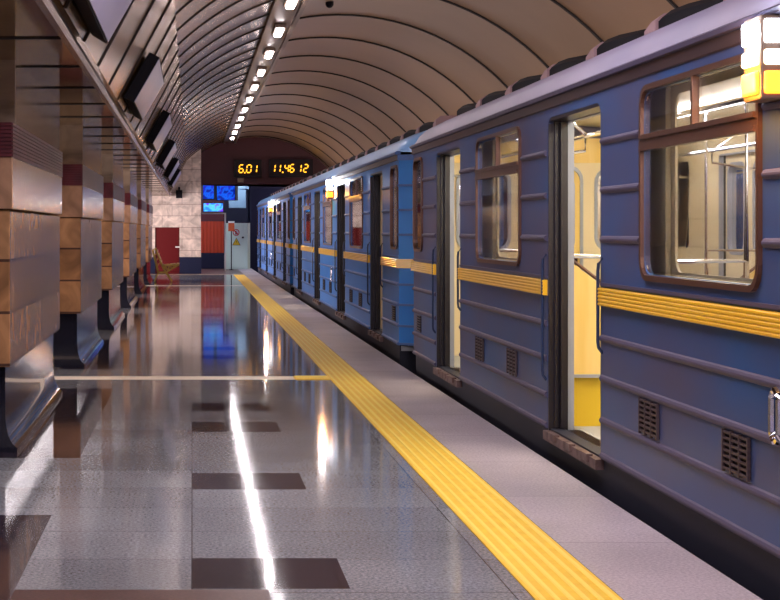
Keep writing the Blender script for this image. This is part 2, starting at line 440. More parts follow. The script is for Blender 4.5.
# dome camera
dc=MB().use('black')
bm_pts=[(.055*math.sin(a*pi/12),-.055*math.cos(a*pi/12)) for a in range(7)]
zc=arc(1.85)
vs=[];fs=[];n=14
for i,(r,z) in enumerate(bm_pts):
    vs+=[(1.85+r*math.cos(2*pi*k/n),21.7+r*math.sin(2*pi*k/n),zc-.03+z) for k in range(n)]
for k in range(n): vs.append((1.85+.055*math.cos(2*pi*k/n),21.7+.055*math.sin(2*pi*k/n),zc+.01))
for i in range(len(bm_pts)):
    for k in range(n): fs.append((i*n+k,i*n+(k+1)%n,(i+1)*n+(k+1)%n,(i+1)*n+k))
dc.add(vs,fs)
tag(dc.build('dome_camera',smooth=True),'small black dome camera on the vault at the top edge','camera')

# right lower wall, hall walls
rw=MB().use('concrete').box(5.42,5.6,Y0,75,-1.45,VZ+.3)
struct(rw,'wall_right','dark tunnel wall behind the train','wall')
lw=MB().use('end_tile').box(-8.2,-8,Y0,YV,0,3)
struct(lw,'wall_left','pale wall on the far side of the central hall','wall')

# ------------------------------------------------------------------ pillars
def make_pillar():
    t=thing('pillar','','pillar',(0,0,0),'marble pillars along the platform')
    L=3.65
    xr=-1.09; xl=-2.6
    zt=1.05+H
    # base with flared foot (local y from near face)
    zb=.54
    y0,y1=.2,L-.05
    prof=[(0,zb+.02),(0,.22),(.006,.16),(.022,.10),(.048,.055),(.08,.03),(.08,0)]
    b=MB().use('black_granite')
    # loops around rectangle expanding
    vs=[];fs=[]
    for d,z in prof:
        ex=d*.9
        vs+=[(xl-ex,y0-.0,z),(xr-.05+ex,y0-.0,z),(xr-.05+ex,y1+ex,z),(xl-ex,y1+ex,z)]
    for i in range(len(prof)-1):
        for k in range(4): fs.append((i*4+k,i*4+(k+1)%4,(i+1)*4+(k+1)%4,(i+1)*4+k))
    fs.append((0,1,2,3))
    b.add(vs,fs); b.build('base',None,t,smooth=True)
    c=MB().use('marble').box(xl,xr,0,L,.54,1.477)
    c.build('marble_cladding',None,t,bevel=.008)
    c=MB().use('marble_band').box(xl-.02,xr+.018,-.02,L+.02,1.485,.436+H)
    c.build('marble_band',None,t,bevel=.006)
    c=MB().use('red_stone')
    z=.436+H; n=9; hh=.208/n
    for i in range(n):
        c.box(xl-.02,xr+.022,-.03,L+.03,z+.0025,z+hh-.003); z+=hh
    c.box(xl+.01,xr+.012,-.018,L+.018,.436+H,.644+H)
    c.build('cornice',None,t,label='dark red ribbed stone cornice')
    MB().use('marble_top').box(xl+.03,xr,.3,L-.02,.644+H,zt+.02).build('upper_block',None,t,bevel=.005)
    return t
p0=make_pillar()
plabel={0:'marble pillar behind the viewer, out of the frame on the left',1:'marble pillar just left of the viewer, out of the frame',
2:'nearest brown marble pillar, cut by the left edge of the photo',3:'brown marble pillar second from the viewer, its black foot just beyond the cream floor line',
4:'third brown marble pillar from the viewer, narrow and beside the second',5:'fourth marble pillar from the viewer, a narrow strip between the third and fifth',
6:'fifth marble pillar from the viewer, a thin strip left of the bench',7:'sixth marble pillar from the viewer, standing right behind the yellow bench',
}
for k,n in enumerate(PN):
    if k>7: continue
    t=p0 if k==0 else copy_tree(p0)
    t.location=(0,n,0); t['label']=plabel[k]

# ------------------------------------------------------------------ light boxes on the slope
def make_lightbox(L):
    t=thing('advert_board','','advert board',(0,0,0),'hanging advert boards on the sloping panels')
    ux,uz=.5,.866           # along slope upward
    px,pz=.866,-.5          # outward normal
    th=.12
    def P(s,d): return (SL0[0]+ux*s+px*d, SL0[1]+uz*s+pz*d)
    a=MB().use('black').prism([P(.07,.012),P(.56,.012),P(.56,th),P(.07,th)],'Y',0,L)
    a.build('case',None,t)
    f=MB().use('poster').prism([P(.085,th),P(.545,th),P(.545,th+.006),P(.085,th+.006)],'Y',.02,L-.02)
    f.build('poster',None,t)
    return t
lb=['advert board in the top left corner, showing mostly its lilac face','advert board with black edge, second from the viewer and the largest fully seen',
'black edged advert board third from the viewer','black edged advert board fourth from the viewer','black edged advert board fifth from the viewer','smallest advert board, farthest from the viewer near the tiled end wall']
b0=make_lightbox(2.5)
for k,y in enumerate([7.9,15.2,22.5,29.8,37.1,43.7]):
    t=b0 if k==0 else copy_tree(b0); t.location=(0,y,0); t['label']=lb[k]

# ------------------------------------------------------------------ end walls
ew=MB().use('end_tile').plate([(-8,.52),(-1.15,.52),(-1.15,1.44),(-.39,1.44),(-.39,.52),(.28,.52),(.28,3.94),(-8,3.94)],[],50.2,50.45,'XZ')
ew.use('dark_base').box(-8,-1.15,50.19,50.45,0,.52).box(-.39,.29,50.18,50.45,0,.52)
struct(ew,'wall_end','pale marble tiled end wall with dark blue base left of the tunnel','wall')
d=MB().use('red_door').box(-1.15,-.39,50.26,50.34,0,1.44)
d.box(-1.1,-.44,50.245,50.26,.06,1.38)
do=struct(d,'door_1','low dark red door in the pale tiled end wall','door',bevel=.004)
h=MB().use('white').box(-.52,-.38,50.17,50.2,.81,.85).box(-.5,-.47,50.2,50.25,.815,.845); h.build('door_handle',None,do)
sp=MB().use('black').box(-.5,-.3,50.08,50.18,1.36+.99,1.36+1.24).box(-.43,-.37,50.12,50.2,1.36+1.24,1.36+1.34)
tag(sp.build('loudspeaker'),'small black square loudspeaker high on the pale tiled end wall','loudspeaker')
hd=MB().use('header').plate([(-.6,1.51+H),(5.45,1.51+H)]+[(p[0],p[1]) for p in arcpts(.25,2.65,VR+.12,30)],[],53.5,53.8,'XZ')
hd.use('header').box(-.6,5.4,53.42,53.5,1.51+H,1.60+H)
struct(hd,'wall_header','dark maroon header wall filling the arch above the tunnel mouth','wall')

SEG={'0':'abcdef','1':'bc','2':'abged','4':'fgbc','6':'afgedc'}
def digit(mb,ch,x,z,w,h,y,t,sl=.12):
    def P(u,v): return (x+u+sl*v, z+v)
    g=.012
    segs={'a':((0,h),(w,h)),'d':((0,0),(w,0)),'g':((0,h/2),(w,h/2)),'f':((0,h/2),(0,h)),'b':((w,h/2),(w,h)),'e':((0,0),(0,h/2)),'c':((w,0),(w,h/2))}
    for s in SEG[ch]:
        (u0,v0),(u1,v1)=segs[s]
        if v0==v1: pts=[P(u0+g,v0),P(u0+g+t/2,v0+t/2),P(u1-g-t/2,v0+t/2),P(u1-g,v0),P(u1-g-t/2,v0-t/2),P(u0+g+t/2,v0-t/2)]
        else: pts=[P(u0,v0+g),P(u0-t/2,v0+g+t/2),P(u0-t/2,v1-g-t/2),P(u0,v1-g),P(u0+t/2,v1-g-t/2),P(u0+t/2,v0+g+t/2)]
        mb.prism(pts,'Y',y-.012,y)
def dot(mb,x,z,y,r=.022): mb.prism([(x-r,z-r),(x+r,z-r),(x+r,z+r),(x-r,z+r)],'Y',y-.012,y)
PX=.0331
def ix(x): return (x-192)*PX
def iz(y): return H+(230-y)*PX
yd=53.3
yd=53.2
t=thing('interval_display','black electronic board showing amber 6.01 on the maroon header','display',(ix(248),yd,iz(178)))
O=t.location
MB().use('display_case').box(ix(234),ix(261.5),yd,yd+.2,iz(177.5),iz(160)).build('case',None,t,off=O)
def dig(ch,x,zz,w_,th=.036):
    g=MB().use('amber'); digit(g,ch,x,zz,w_,.25,yd,th); g.build('digit',None,t,off=O)
def point(x,zz):
    g=MB().use('amber'); dot(g,x,zz,yd); g.build('decimal_point',None,t,off=O)
dig('6',ix(238.6),iz(172.7),.135); point(ix(244.6),iz(172.9)); dig('0',ix(246.2),iz(172.7),.14); dig('1',ix(252.0),iz(172.7),.135)
t=thing('clock_display','black electronic clock board showing amber 11.46 12 on the maroon header','display',(ix(290),yd,iz(178)))
O=t.location
MB().use('display_case').box(ix(269),ix(312.5),yd,yd+.2,iz(177.5),iz(159.5)).build('case',None,t,off=O)
W=.125
dig('1',ix(274.2)-W,iz(172.3),W); dig('1',ix(279.6)-W,iz(172.3),W); point(ix(282.4),iz(172.5))
dig('4',ix(284),iz(172.3),W); dig('6',ix(289.4),iz(172.3),W)
dig('1',ix(300.2)-W,iz(172.3),W); dig('2',ix(303),iz(172.3),W)
jb=MB().use('trough').box(ix(237.5),ix(243.5),53.3,53.42,iz(182.5),iz(178))
tag(jb.build('junction_box'),'small beige junction box below the amber 6.01 display','box')

# back area
bk=MB().use('orange_red')
n=16
pts=[]
for i in range(n+1):
    x=.1+1.02*i/n
    pts+=[(x,56.6 if i%2 else 56.57)]
bk.add([(p[0],p[1],.56) for p in pts]+[(p[0],p[1],1.66) for p in pts],[(i,i+1,len(pts)+i+1,len(pts)+i) for i in range(len(pts)-1)])
bk.use('dark_base').box(-.3,1.12,56.55,56.75,0,.56)
bk.use('header').box(-.3,1.12,56.6,56.75,1.66,2.4)
struct(bk,'wall_back','orange red ribbed wall with dark base at the end of the platform','wall')
tw=MB().use('tunnel').box(-.4,2.05,57.3,57.5,0,3.4)
tw.box(2.0,2.1,57.3,75,-1.4,3.2); tw.box(-.5,5.5,53.8,75,3.3,3.5); tw.box(2,5.5,75,75.2,-1.4,3.4)
struct(tw,'wall_tunnel','dark blue tunnel walls beyond the platform end','wall')
# monitors (image frame metres at y=54)
def jx(x,y=54): return (x-192)*y/1613
def jz(py,y=54): return H+(230-py)*y/1613
def monitor(name,label,x0,x1,z0,z1,y,rot,scr,grp):
    cx=(x0+x1)/2; t=thing(name,label,'monitor',(cx,y,z0),grp); low=name and 'lower' in label; t.rotation_euler=(0,0,rot)
    w=(x1-x0)/2; h=z1-z0
    MB().use('black').box(-w,w,0,.28,0,h).build('case',None,t,bevel=.01)
    MB().use(scr).box(-w+.02,w-.02,-.008,0,.02,h-.02).build('screen',None,t)
    MB().use('grey_box').box(-.03,.03,.1,.16,h,h+(.02 if low else .12)).build('bracket',None,t)
monitor('monitor','upper left blue monitor hanging right beside the tiled end wall',jx(202.5),jx(214.5),jz(199.5),jz(184.5),54.0,.15,'screenA','hanging platform monitors')
monitor('monitor','upper right blue monitor turned aside below the maroon header',jx(216),jx(236),jz(200.5),jz(185.2),54.15,-.35,'screenA','hanging platform monitors')
monitor('monitor','lower brighter cyan monitor hanging under the two blue ones',jx(203),jx(223.5),jz(212),jz(202.8),53.95,0,'screenB','hanging platform monitors')
fr=MB().use('white').box(jx(202),jx(226),54.0,54.06,jz(214),jz(212.8)).box(jx(224.4),jx(226),54.0,54.06,0,jz(214))
tag(fr.build('support_frame'),'thin white rail and post below the hanging monitors','frame')
gb=MB().use('grey_box').box(jx(229,55),jx(246,55),55,55.25,jz(208,55),jz(189,55)).box(jx(238,55),jx(249,55),54.95,55.2,jz(189,55),jz(185,55))
tag(gb.build('control_box',bevel=.01),'grey blue control box hanging above the pale cabinet','box')
# cabinet
t=thing('equipment_cabinet','pale green steel cabinet with warning signs at the platform end','cabinet',(1.57,56,0)); O=t.location
cb=MB().use('cabinet').box(1.13,1.93,56,56.5,0,1.60); cb.use('cab_side').prism([(1.93,56.0),(2.02,56.06),(2.02,56.5),(1.93,56.5)],'Z',0,1.6)
cb.build('body',None,t,off=O,bevel=.006)
dd=MB().use('cabinet').box(1.16,1.84,55.985,56,.05,1.56).build('door',None,t,off=O,bevel=.004)
k=MB().use('black').box(1.73,1.80,55.97,55.985,1.07,1.13).build('lock',None,dd,off=O)
def ring(mb,cx,cz,r0,r1,y0,y1,n=24):
    o=[(cx+r1*math.cos(2*pi*i/n),cz+r1*math.sin(2*pi*i/n)) for i in range(n)]
    ii=[(cx+r0*math.cos(2*pi*i/n),cz+r0*math.sin(2*pi*i/n)) for i in range(n)]
    mb.plate(o,[ii] if r0>0 else [],y0,y1,'XZ')
sg=MB().use('white'); ring(sg,1.53,1.275,0,.118,55.975,55.984)
sg.use('red_sign'); ring(sg,1.53,1.275,.09,.118,55.968,55.975)
sg.prism([(1.53-.085,1.275+.06),(1.53-.06,1.275+.085),(1.53+.085,1.275-.06),(1.53+.06,1.275-.085)],'Y',55.966,55.972)
sg.use('black').prism([(1.51,1.2),(1.54,1.2),(1.555,1.27),(1.54,1.34),(1.51,1.33),(1.5,1.27)],'Y',55.972,55.9745)
sg.build('no_entry_sign',None,dd,off=O,label='round white sign with red ring and slash')
sg=MB().use('black').prism([(1.395,.83),(1.685,.83),(1.54,1.09)],'Y',55.976,55.984)
sg.use('yellow_sign').prism([(1.42,.845),(1.66,.845),(1.54,1.06)],'Y',55.97,55.976)
sg.use('black').prism([(1.53,.90),(1.555,.96),(1.54,.965),(1.555,1.02),(1.525,.95),(1.54,.945)],'Y',55.966,55.97)
sg.build('warning_sign',None,dd,off=O,label='yellow triangle warning sign with black bolt')
t=thing('signal_post','orange box on a thin dark post in front of the pale cabinet','signal post',(1.34,54.9,0)); O=t.location
MB().use('black').tube([(1.34,54.9,0),(1.34,54.9,1.38)],.018).box(1.27,1.41,54.84,54.96,0,.02).build('pole',None,t,off=O)
MB().use('orange').box(1.235,1.445,54.86,54.98,1.32,1.60).build('box',None,t,off=O,bevel=.01)
MB().use('white').box(1.235,1.445,54.85,54.99,1.60,1.66).build('cap',None,t,off=O)

# bench
t=thing('bench','yellow lattice framed bench with slatted seat beside the red door','bench',(-.75,42.2,0)); O=t.location
for yy in (41.9,42.9):
    s=MB().use('bench_y'); r=.016
    A=(-.96,.875);B=(-.78,.416);C=(-1.03,.83);D=(-.888,.248);E=(-.34,.453);F=(-.685,.248)
    def q(p): return (p[0],yy,p[1])
    def lerp(a,b,u): return (a[0]+(b[0]-a[0])*u,a[1]+(b[1]-a[1])*u)
    for a,b in ((A,B),(C,D),(A,C),(B,E),(D,F),(F,E),(B,F)): s.tube([q(a),q(b)],r,6)
    for u in (.25,.5,.75): s.tube([q(lerp(A,B,u)),q(lerp(C,D,u))],r*.8,6)
    for u in (.1,.4,.7): s.tube([q(lerp(B,E,u)),q(lerp(F,E,min(1,u+.1)))],r*.8,6); s.tube([q(lerp(F,E,u+.1)),q(lerp(B,E,u+.3))],r*.8,6)
    s.build('side_frame',None,t,off=O)
    MB().use('bench_y').tube([q(F),(-.52,yy,.01)],.018,6).build('leg',None,t,off=O)
    MB().use('bench_y').tube([q(D),(-.98,yy,.01)],.018,6).build('leg',None,t,off=O)
s=MB().use('bench_wood')
for k in range(5):
    x=-.76+.09*k; z=.43+.008*k; s.box(x,x+.07,41.85,42.95,z,z+.025)
s.build('seat',None,t,off=O)
s=MB().use('bench_wood')
for k in range(5):
    u=.08+.2*k; a=lerp(A,B,u); b=lerp(A,B,u+.14)
    s.prism([(a[0]+.01,a[1]),(a[0]+.03,a[1]+.01),(b[0]+.03,b[1]+.01),(b[0]+.01,b[1])],'Y',41.85,42.95)
s.build('backrest',None,t,off=O)

# ------------------------------------------------------------------ metro car (X,Z absolute; Y relative to car centre)
XS=2.20; XC=3.55; HL=8.95
ZB=H-1.225; ZT=H+.775; ZF=H-1.236
DO=[-6.825,-2.275,2.275,6.825]; DW=.65
WI=[(-4.55,.83),(0,.83),(4.55,.83)]; EW=[(-8.6,.30),(8.6,.30)]
ZD=H+.69
ZW0,ZW1=H-.245,H+.70
EWZ=(H-.21,H+.70)
def car(paint_,roof_,rib_):
    root=bpy.data.objects.new('metro_car',None); COL.objects.link(root); root.empty_display_size=.5
    O=(XC,0,-1.0)
    def B(mb,name,par=root,**k): return mb.build(name,None,par,off=O,**k)
    def fx(x,side): return x if side==0 else 2*XC-x
    def outline(z0,z1,y0,y1,gw,ztop,r=.09):
        pts=[(y0,z0)]
        for c in DO:
            pts.append((c-gw,z0)); 
            pts+= [(c-gw+r-r*math.cos(a*pi/8), ztop-r+r*math.sin(a*pi/8)) for a in range(5)]
            pts+= [(c+gw-r+r*math.sin(a*pi/8), ztop-r+r*math.cos(a*pi/8)) for a in range(5)]
            pts.append((c+gw,z0))
        pts+=[(y1,z0),(y1,z1),(y0,z1)]
        return pts
    segs=[]; e=-HL
    for c in DO: segs.append((e,c-DW)); e=c+DW
    segs.append((e,HL))
    for side in (0,1):
        X=lambda x: fx(x,side)
        b=MB().use(paint_)
        holes=[rrect(c-w+.03,c+w-.03,ZW0+.03,ZW1-.03,.09) for c,w in WI]+[rrect(c-w+.02,c+w-.02,EWZ[0]+.02,EWZ[1]-.02,.09) for c,w in EW]
        b.plate(outline(ZB,ZT,-HL,HL,DW,ZD),holes,X(XS),X(XS+.03))
        # horizontal ribs
        b.use(rib_)
        for (a,c) in segs:
            for z in (H-.58,H-.795,H-1.02,H-1.21):
                b.prism([(X(XS),z-.02),(X(XS-.010),z-.015),(X(XS-.016),z-.004),(X(XS-.016),z+.004),(X(XS-.010),z+.014),(X(XS),z+.02)],'Y',a+.02,c-.02)
            b.prism([(X(XS),H-.298),(X(XS-.012),H-.298),(X(XS-.012),H-.282),(X(XS),H-.282)],'Y',a+.02,c-.02)
            # between window frames and doors
            cuts=[(c0-w-.02,c0+w+.02) for c0,w in WI+EW if a<c0<c]
            spans=[]; s0=a+.03
            for u,v in cuts:
                if u-s0>.1: spans.append((s0,u-.01))
                s0=v+.01
            if c-.03-s0>.1: spans.append((s0,c-.03))
            for u,v in spans:
                for z in (H+.475,H+.213,H-.05):
                    b.prism([(X(XS),z-.02),(X(XS-.010),z-.015),(X(XS-.016),z-.004),(X(XS-.016),z+.004),(X(XS-.010),z+.014),(X(XS),z+.02)],'Y',u,v)
        B(b,'side_wall')
        # yellow band
        for (a,c) in segs:
            y=MB().use('band'); pr=[(X(XS),H-.405)]
            z=H-.405
            for k in range(5):
                pr+=[(X(XS-.026),z+.002),(X(XS-.030),z+.006),(X(XS-.030),z+.014),(X(XS-.026),z+.018)]; z+=.0194
            pr+=[(X(XS),z)]
            y.prism(pr,'Y',a+.005 if a>-HL else a,c-.005 if c<HL else c); B(y,'yellow_band')
        # windows
        for c,w in WI+EW:
            end=(c,w) in EW
            z0,z1=(EWZ if end else (ZW0,ZW1))
            f=MB().use('frame'); r=.11
            if end:
                f.plate(rrect(c-w,c+w,z0,z1,r),[rrect(c-w+.027,c+w-.027,z0+.027,z1-.027,.085)],X(XS-.018),X(XS+.014))
            else:
                f.plate(rrect(c-w,c+w,z0,z1,r),[rrect(c-w+.027,c+w-.027,z0+.027,H+.385,.085,corners=(1,1,0,0)),
                        rrect(c-w+.027,c-.012,H+.46,z1-.027,.08,corners=(0,0,0,1)),rrect(c+.012,c+w-.027,H+.46,z1-.027,.08,corners=(0,0,1,0))],X(XS-.018),X(XS+.014))
                f.box(min(X(XS-.028),X(XS)),max(X(XS-.028),X(XS)),c-w+.03,c+w-.03,H+.383,H+.405)
                f.box(min(X(XS-.028),X(XS)),max(X(XS-.028),X(XS)),c-w+.03,c+w-.03,H+.438,H+.46)
            fo=B(f,'window_frame')
            g=MB().use('glass').plate(rrect(c-w+.04,c+w-.04,z0+.04,z1-.04,.08),[],X(XS+.004),X(XS+.010)); B(g,'window_pane',fo)
        # door frames, leaves, sills
        for i,c in enumerate(DO):
            f=MB().use('black_gloss')
            def wrap(gw,x0,x1,zt,t=.02):
                for (a,b_) in ((c-gw-.001,c-gw+t),(c+gw-t,c+gw+.001)):
                    f.box(min(X(x0),X(x1)),max(X(x0),X(x1)),a,b_,ZF,zt-.02)
                f.box(min(X(x0),X(x1)),max(X(x0),X(x1)),c-gw,c+gw,zt-.02,zt)
            wrap(DW,XS+.002,XS+.12,ZD)
            f.use('silver'); wrap(DW-.0,XS+.12,XS+.158,ZD-.005,.022)
            B(f,'door_frame')
            if side==0:
                for s in (-1,1):
                    l=MB().use('black_gloss')
                    y0_,y1_=(c+s*DW, c+s*(DW-.05))
                    l.box(XS+.035,XS+.05,min(y0_,y1_),max(y0_,y1_),ZF+.02,ZD-.03)
                    l.box(XS+.065,XS+.10,min(y0_,c+s*(DW-.075)),max(y0_,c+s*(DW-.075)),ZF+.02,ZD-.03)
                    B(l,'door_leaf')
                    hnd=MB().use('handle_blue')
                    yy=c+s*(DW+.035)
                    hb_=.93 if s>0 else .66
                    hnd.tube([(XS,yy,H-hb_),(XS-.022,yy,H-hb_+.03),(XS-.026,yy,H-hb_+.06),(XS-.026,yy,H-.22),(XS-.022,yy,H-.18),(XS,yy,H-.15)],.009)
                    B(hnd,'grab_handle',smooth=True)
                s=MB().use('rust')
                s.box(XS-.03,XS+.20,c-DW,c+DW,ZF-.055,ZF-.0)
                for q in range(3): s.box(XS-.045,XS-.01,c-.42+.4*q-.09,c-.42+.4*q+.06,ZF-.03,ZF+.012)
                B(s,'door_sill')
            else:
                for s in (-1,1):
                    y0_,y1_=sorted((c,c+s*DW))
                    l=MB().use('cream_in').plate(rrect(y0_+.005,y1_-.005,ZF+.01,ZD-.01,.02),[rrect(y0_+.12,y1_-.12,H-.2,H+.58,.1)],X(XS+.06),X(XS+.1))
                    l.use('silver').plate(rrect(y0_+.1,y1_-.1,H-.22,H+.6,.12),[rrect(y0_+.13,y1_-.13,H-.19,H+.57,.09)],X(XS+.055),X(XS+.115))
                    lo=B(l,'door_leaf')
                    B(MB().use('glass').plate(rrect(y0_+.12,y1_-.12,H-.2,H+.58,.1),[],X(XS+.075),X(XS+.082)),'door_pane',lo)
        # inner lining
        l=MB().use('cream_in')
        holes=[rrect(c-w+.04,c+w-.04,ZW0+.04,ZW1-.04,.08) for c,w in WI]+[rrect(c-w+.04,c+w-.04,EWZ[0]+.04,EWZ[1]-.04,.06) for c,w in EW]
        l.plate(outline(ZF,H+.9,-HL+.1,HL-.1,DW+.005,ZD-.01,.06),holes,X(XS+.148),X(XS+.16))
        l.plate(outline(ZF+.03,ZT-.02,-HL+.1,HL-.1,DW+.03,ZD+.02,.06),[rrect(c-w-.02,c+w+.02,z0-.02,z1+.02,.05) for (c,w),(z0,z1) in [(a,(ZW0,ZW1)) for a in WI]+[(a,EWZ) for a in EW]],X(XS+.12),X(XS+.145))
        B(l,'interior_lining')
        # grilles
        for c0 in (-4.55,0,4.55):
            for dy in (-.55,.69):
                gr=MB().use('black').box(min(X(XS-.004),X(XS)),max(X(XS-.004),X(XS)),c0+dy-.15,c0+dy+.15,H-.985,H-.825)
                gr.use('gutter')
                for q in range(7):
                    z=H-.985+.16*q/6.5+.004
                    gr.box(min(X(XS-.014),X(XS-.003)),max(X(XS-.014),X(XS-.003)),c0+dy-.155,c0+dy+.155,z,z+.010)
                for q in range(4):
                    yq=c0+dy-.155+.10*q
                    gr.box(min(X(XS-.016),X(XS-.003)),max(X(XS-.016),X(XS-.003)),yq,yq+.012,H-.992,H-.818)
                B(gr,'air_grille')
        for s in (-1,1):
            c0=s*8.55
            gr=MB().use('black').box(min(X(XS-.004),X(XS)),max(X(XS-.004),X(XS)),c0-.13,c0+.13,H-.985,H-.825).use('gutter')
            for q in range(7):
                z=H-.985+.16*q/6.5+.004; gr.box(min(X(XS-.014),X(XS-.003)),max(X(XS-.014),X(XS-.003)),c0-.135,c0+.135,z,z+.010)
            B(gr,'air_grille')
        # gutter
        g=MB().use('gutter')
        g.prism([(X(XS),H+.745),(X(XS-.012),H+.75),(X(XS-.022),H+.80),(X(XS),H+.81)],'Y',-HL,HL)
        g.use(rib_).prism([(X(XS+.02),H+.80),(X(XS-.04),H+.805),(X(XS-.045),H+.825),(X(XS-.02),H+.84),(X(XS+.02),H+.84)],'Y',-HL,HL)
        B(g,'gutter')
        # oval chrome pull
        if side==0:
            o=MB().use('chrome'); cy=-1.07; pts=[]
            for a in range(17):
                an=2*pi*a/16; pts.append((XS-.035,cy+.04*math.cos(an),H-.69+.05*math.sin(an)+(.045 if math.sin(an)>0 else -.045)*min(1,abs(math.sin(an))*3)))
            o.tube(pts,.016,8); o.box(XS-.03,XS,cy-.01,cy+.01,H-.79,H-.77).box(XS-.03,XS,cy-.01,cy+.01,H-.61,H-.59)
            B(o,'step_loop',smooth=True)
            # indicator lamp
            hb=MB().use('trough').box(XS-.09,XS,-1.065,-.875,H+.485,H+.80); hh=B(hb,'indicator_lamp',bevel=.008)
            for mname,z0,z1,lab in (('lens_w',.695,.785,'upper white lens'),('lens_w2',.614,.672,'middle warm lens'),('lens_a',.505,.592,'amber lower lens')):
                B(MB().use(mname).box(XS-.105,XS-.085,-1.05,-.89,H+z0,H+z1),'lens',hh,bevel=.018,label=lab)
                B(MB().use(mname).box(XS-.08,XS-.008,-1.08,-1.06,H+z0,H+z1),'lens',hh,bevel=.018,label=lab)
            for nm,z,col_,pw in (('white_signal_light',.74,(.8,.88,1),7),('amber_signal_light',.55,(1,.42,.05),9)):
                pl=bpy.data.lights.new(nm,'POINT'); pl.energy=pw; pl.color=col_; pl.shadow_soft_size=.04
                po=bpy.data.objects.new(nm,pl); COL.objects.link(po); po.parent=root; po.location=(XS-.17-O[0],-.97,H+z-O[2])
    # roof
    half=[(2.178,.832),(2.205,.87),(2.235,.925),(2.295,.98),(2.44,1.05),(2.65,1.12),(3.0,1.20),(3.55,1.235)]
    prof=half+[(2*XC-x,z) for x,z in reversed(half[:-1])]
    rf=MB().use(roof_); n=len(prof); rings=[]
    ys_=[(-9.10,.0,.86),(-9.09,.25,.89),(-9.06,.45,.92),(-9.0,.66,.955),(-8.92,.82,.985),(-8.8,.93,1),(-8.6,.985,1),(-8.4,1,1)]
    ys_=ys_+[(-a,b_,c_) for a,b_,c_ in reversed(ys_)]
    vs=[];fs=[]
    for y,sz,sx in ys_:
        for x,z in prof: vs.append((XC+(x-XC)*sx,y,H+.82+(z-.82)*sz))
    for i in range(len(ys_)-1):
        for k in range(n-1): fs.append((i*n+k,i*n+k+1,(i+1)*n+k+1,(i+1)*n+k))
    rf.add(vs,fs); B(rf,'roof',smooth=True)
    # roof vents : raised hood of black louvre scoops with painted dividers
    k=-6
    for k in range(-6,7):
        yc=1.37*k
        v=MB().use('black')
        hood=[(yc-.57,1.04),(yc-.57,1.12),(yc-.35,1.145),(yc+.2,1.175),(yc+.50,1.18),(yc+.57,1.165),(yc+.57,1.04)]
        div=[(yc-.79,1.04),(yc-.79,1.175),(yc-.70,1.17),(yc-.57,1.13),(yc-.57,1.04)]
        for sx in (0,1):
            X_=lambda x: x if sx==0 else 2*XC-x
            v=MB()
            for pr,xo,mm in ((hood,2.60,'black'),(div,2.585,'fin')):
                v.use(mm); m_=len(pr)
                vs=[]
                for (x,top) in ((xo,.75),(xo+.05,1.0),(xo+.5,1.08)):
                    for a,b_ in pr: vs.append((X_(x),a,H+1.04+(b_-1.04)*top*1.15+.015))
                fs=[(r*m_+i,r*m_+(i+1)%m_,(r+1)*m_+(i+1)%m_,(r+1)*m_+i) for r in range(2) for i in range(m_)]+[tuple(range(m_)),tuple(range(2*m_,3*m_))]
                v.add(vs,fs)
            B(v,'roof_vent')
    # end walls with bevelled corners
    for s in (-1,1):
        e=MB().use(paint_); y0=s*HL; y1=s*9.10
        for side in (0,1):
            X=lambda x: fx(x,side)
            e.quad((X(XS),y0,ZB),(X(XS+.22),y1,ZB),(X(XS+.22),y1,ZT+.02),(X(XS),y0,ZT+.02))
        hl=[rrect(2.62,3.12,H-.2,H+.6,.1),rrect(3.98,4.48,H-.2,H+.6,.1),rrect(3.33,3.77,H-.2,H+.6,.1)]
        e.plate([(XS+.22,ZB),(2*XC-XS-.22,ZB),(2*XC-XS-.22,ZT+.02),(XS+.22,ZT+.02)],hl,y1,y1-s*.03,'XZ')
        e.use(rib_)
        for z in (H+.475,H+.213,H-.05,H-.58,H-.795,H-1.02,H-1.21,H+.77):
            t_=.012 if z<H+.7 else .03
            for side in (0,1):
                X=lambda x: fx(x,side)
                e.add([(X(XS-.015),y0,z-t_),(X(XS+.22),y1+s*.03,z-t_),(X(XS+.22),y1+s*.03,z+t_),(X(XS-.015),y0,z+t_),
                       (X(XS+.01),y0-s*.03,z-t_),(X(XS+.24),y1-s*.02,z-t_),(X(XS+.24),y1-s*.02,z+t_),(X(XS+.01),y0-s*.03,z+t_)],
                      [(0,1,2,3),(4,7,6,5),(0,4,5,1),(3,2,6,7),(0,3,7,4),(1,5,6,2)])
            e.box(XS+.25,3.2,min(y1,y1+s*.02),max(y1,y1+s*.02),z-t_,z+t_) if z<H-.3 or z>H+.7 else None
        e.use('band')
        for side in (0,1):
            X=lambda x: fx(x,side)
            z0,z1=H-.405,H-.308
            e.add([(X(XS-.03),y0,z0),(X(XS+.22),y1+s*.03,z0),(X(XS+.22),y1+s*.03,z1),(X(XS-.03),y0,z1)],[(0,1,2,3)])
            e.add([(X(XS-.03),y0,z1),(X(XS+.22),y1+s*.03,z1),(X(XS+.22),y1,z1),(X(XS),y0,z1)],[(0,1,2,3)])
        B(e,'end_wall')
        yi=s*(HL-.12)
        i_=MB().use('cream_in').plate([(XS+.18,ZF),(2*XC-XS-.18,ZF),(2*XC-XS-.18,H+.9),(XS+.18,H+.9)],[rrect(2.62,3.12,H-.2,H+.6,.14),rrect(3.98,4.48,H-.2,H+.6,.14),rrect(3.27,3.83,ZF+.05,H+.62,.14)],yi,yi+s*.03,'XZ')
        i_.use('wood_in').box(XS+.2,2*XC-XS-.2,min(yi,yi-s*.02),max(yi,yi-s*.02),H+.66,H+.9)
        i_.use('silver')
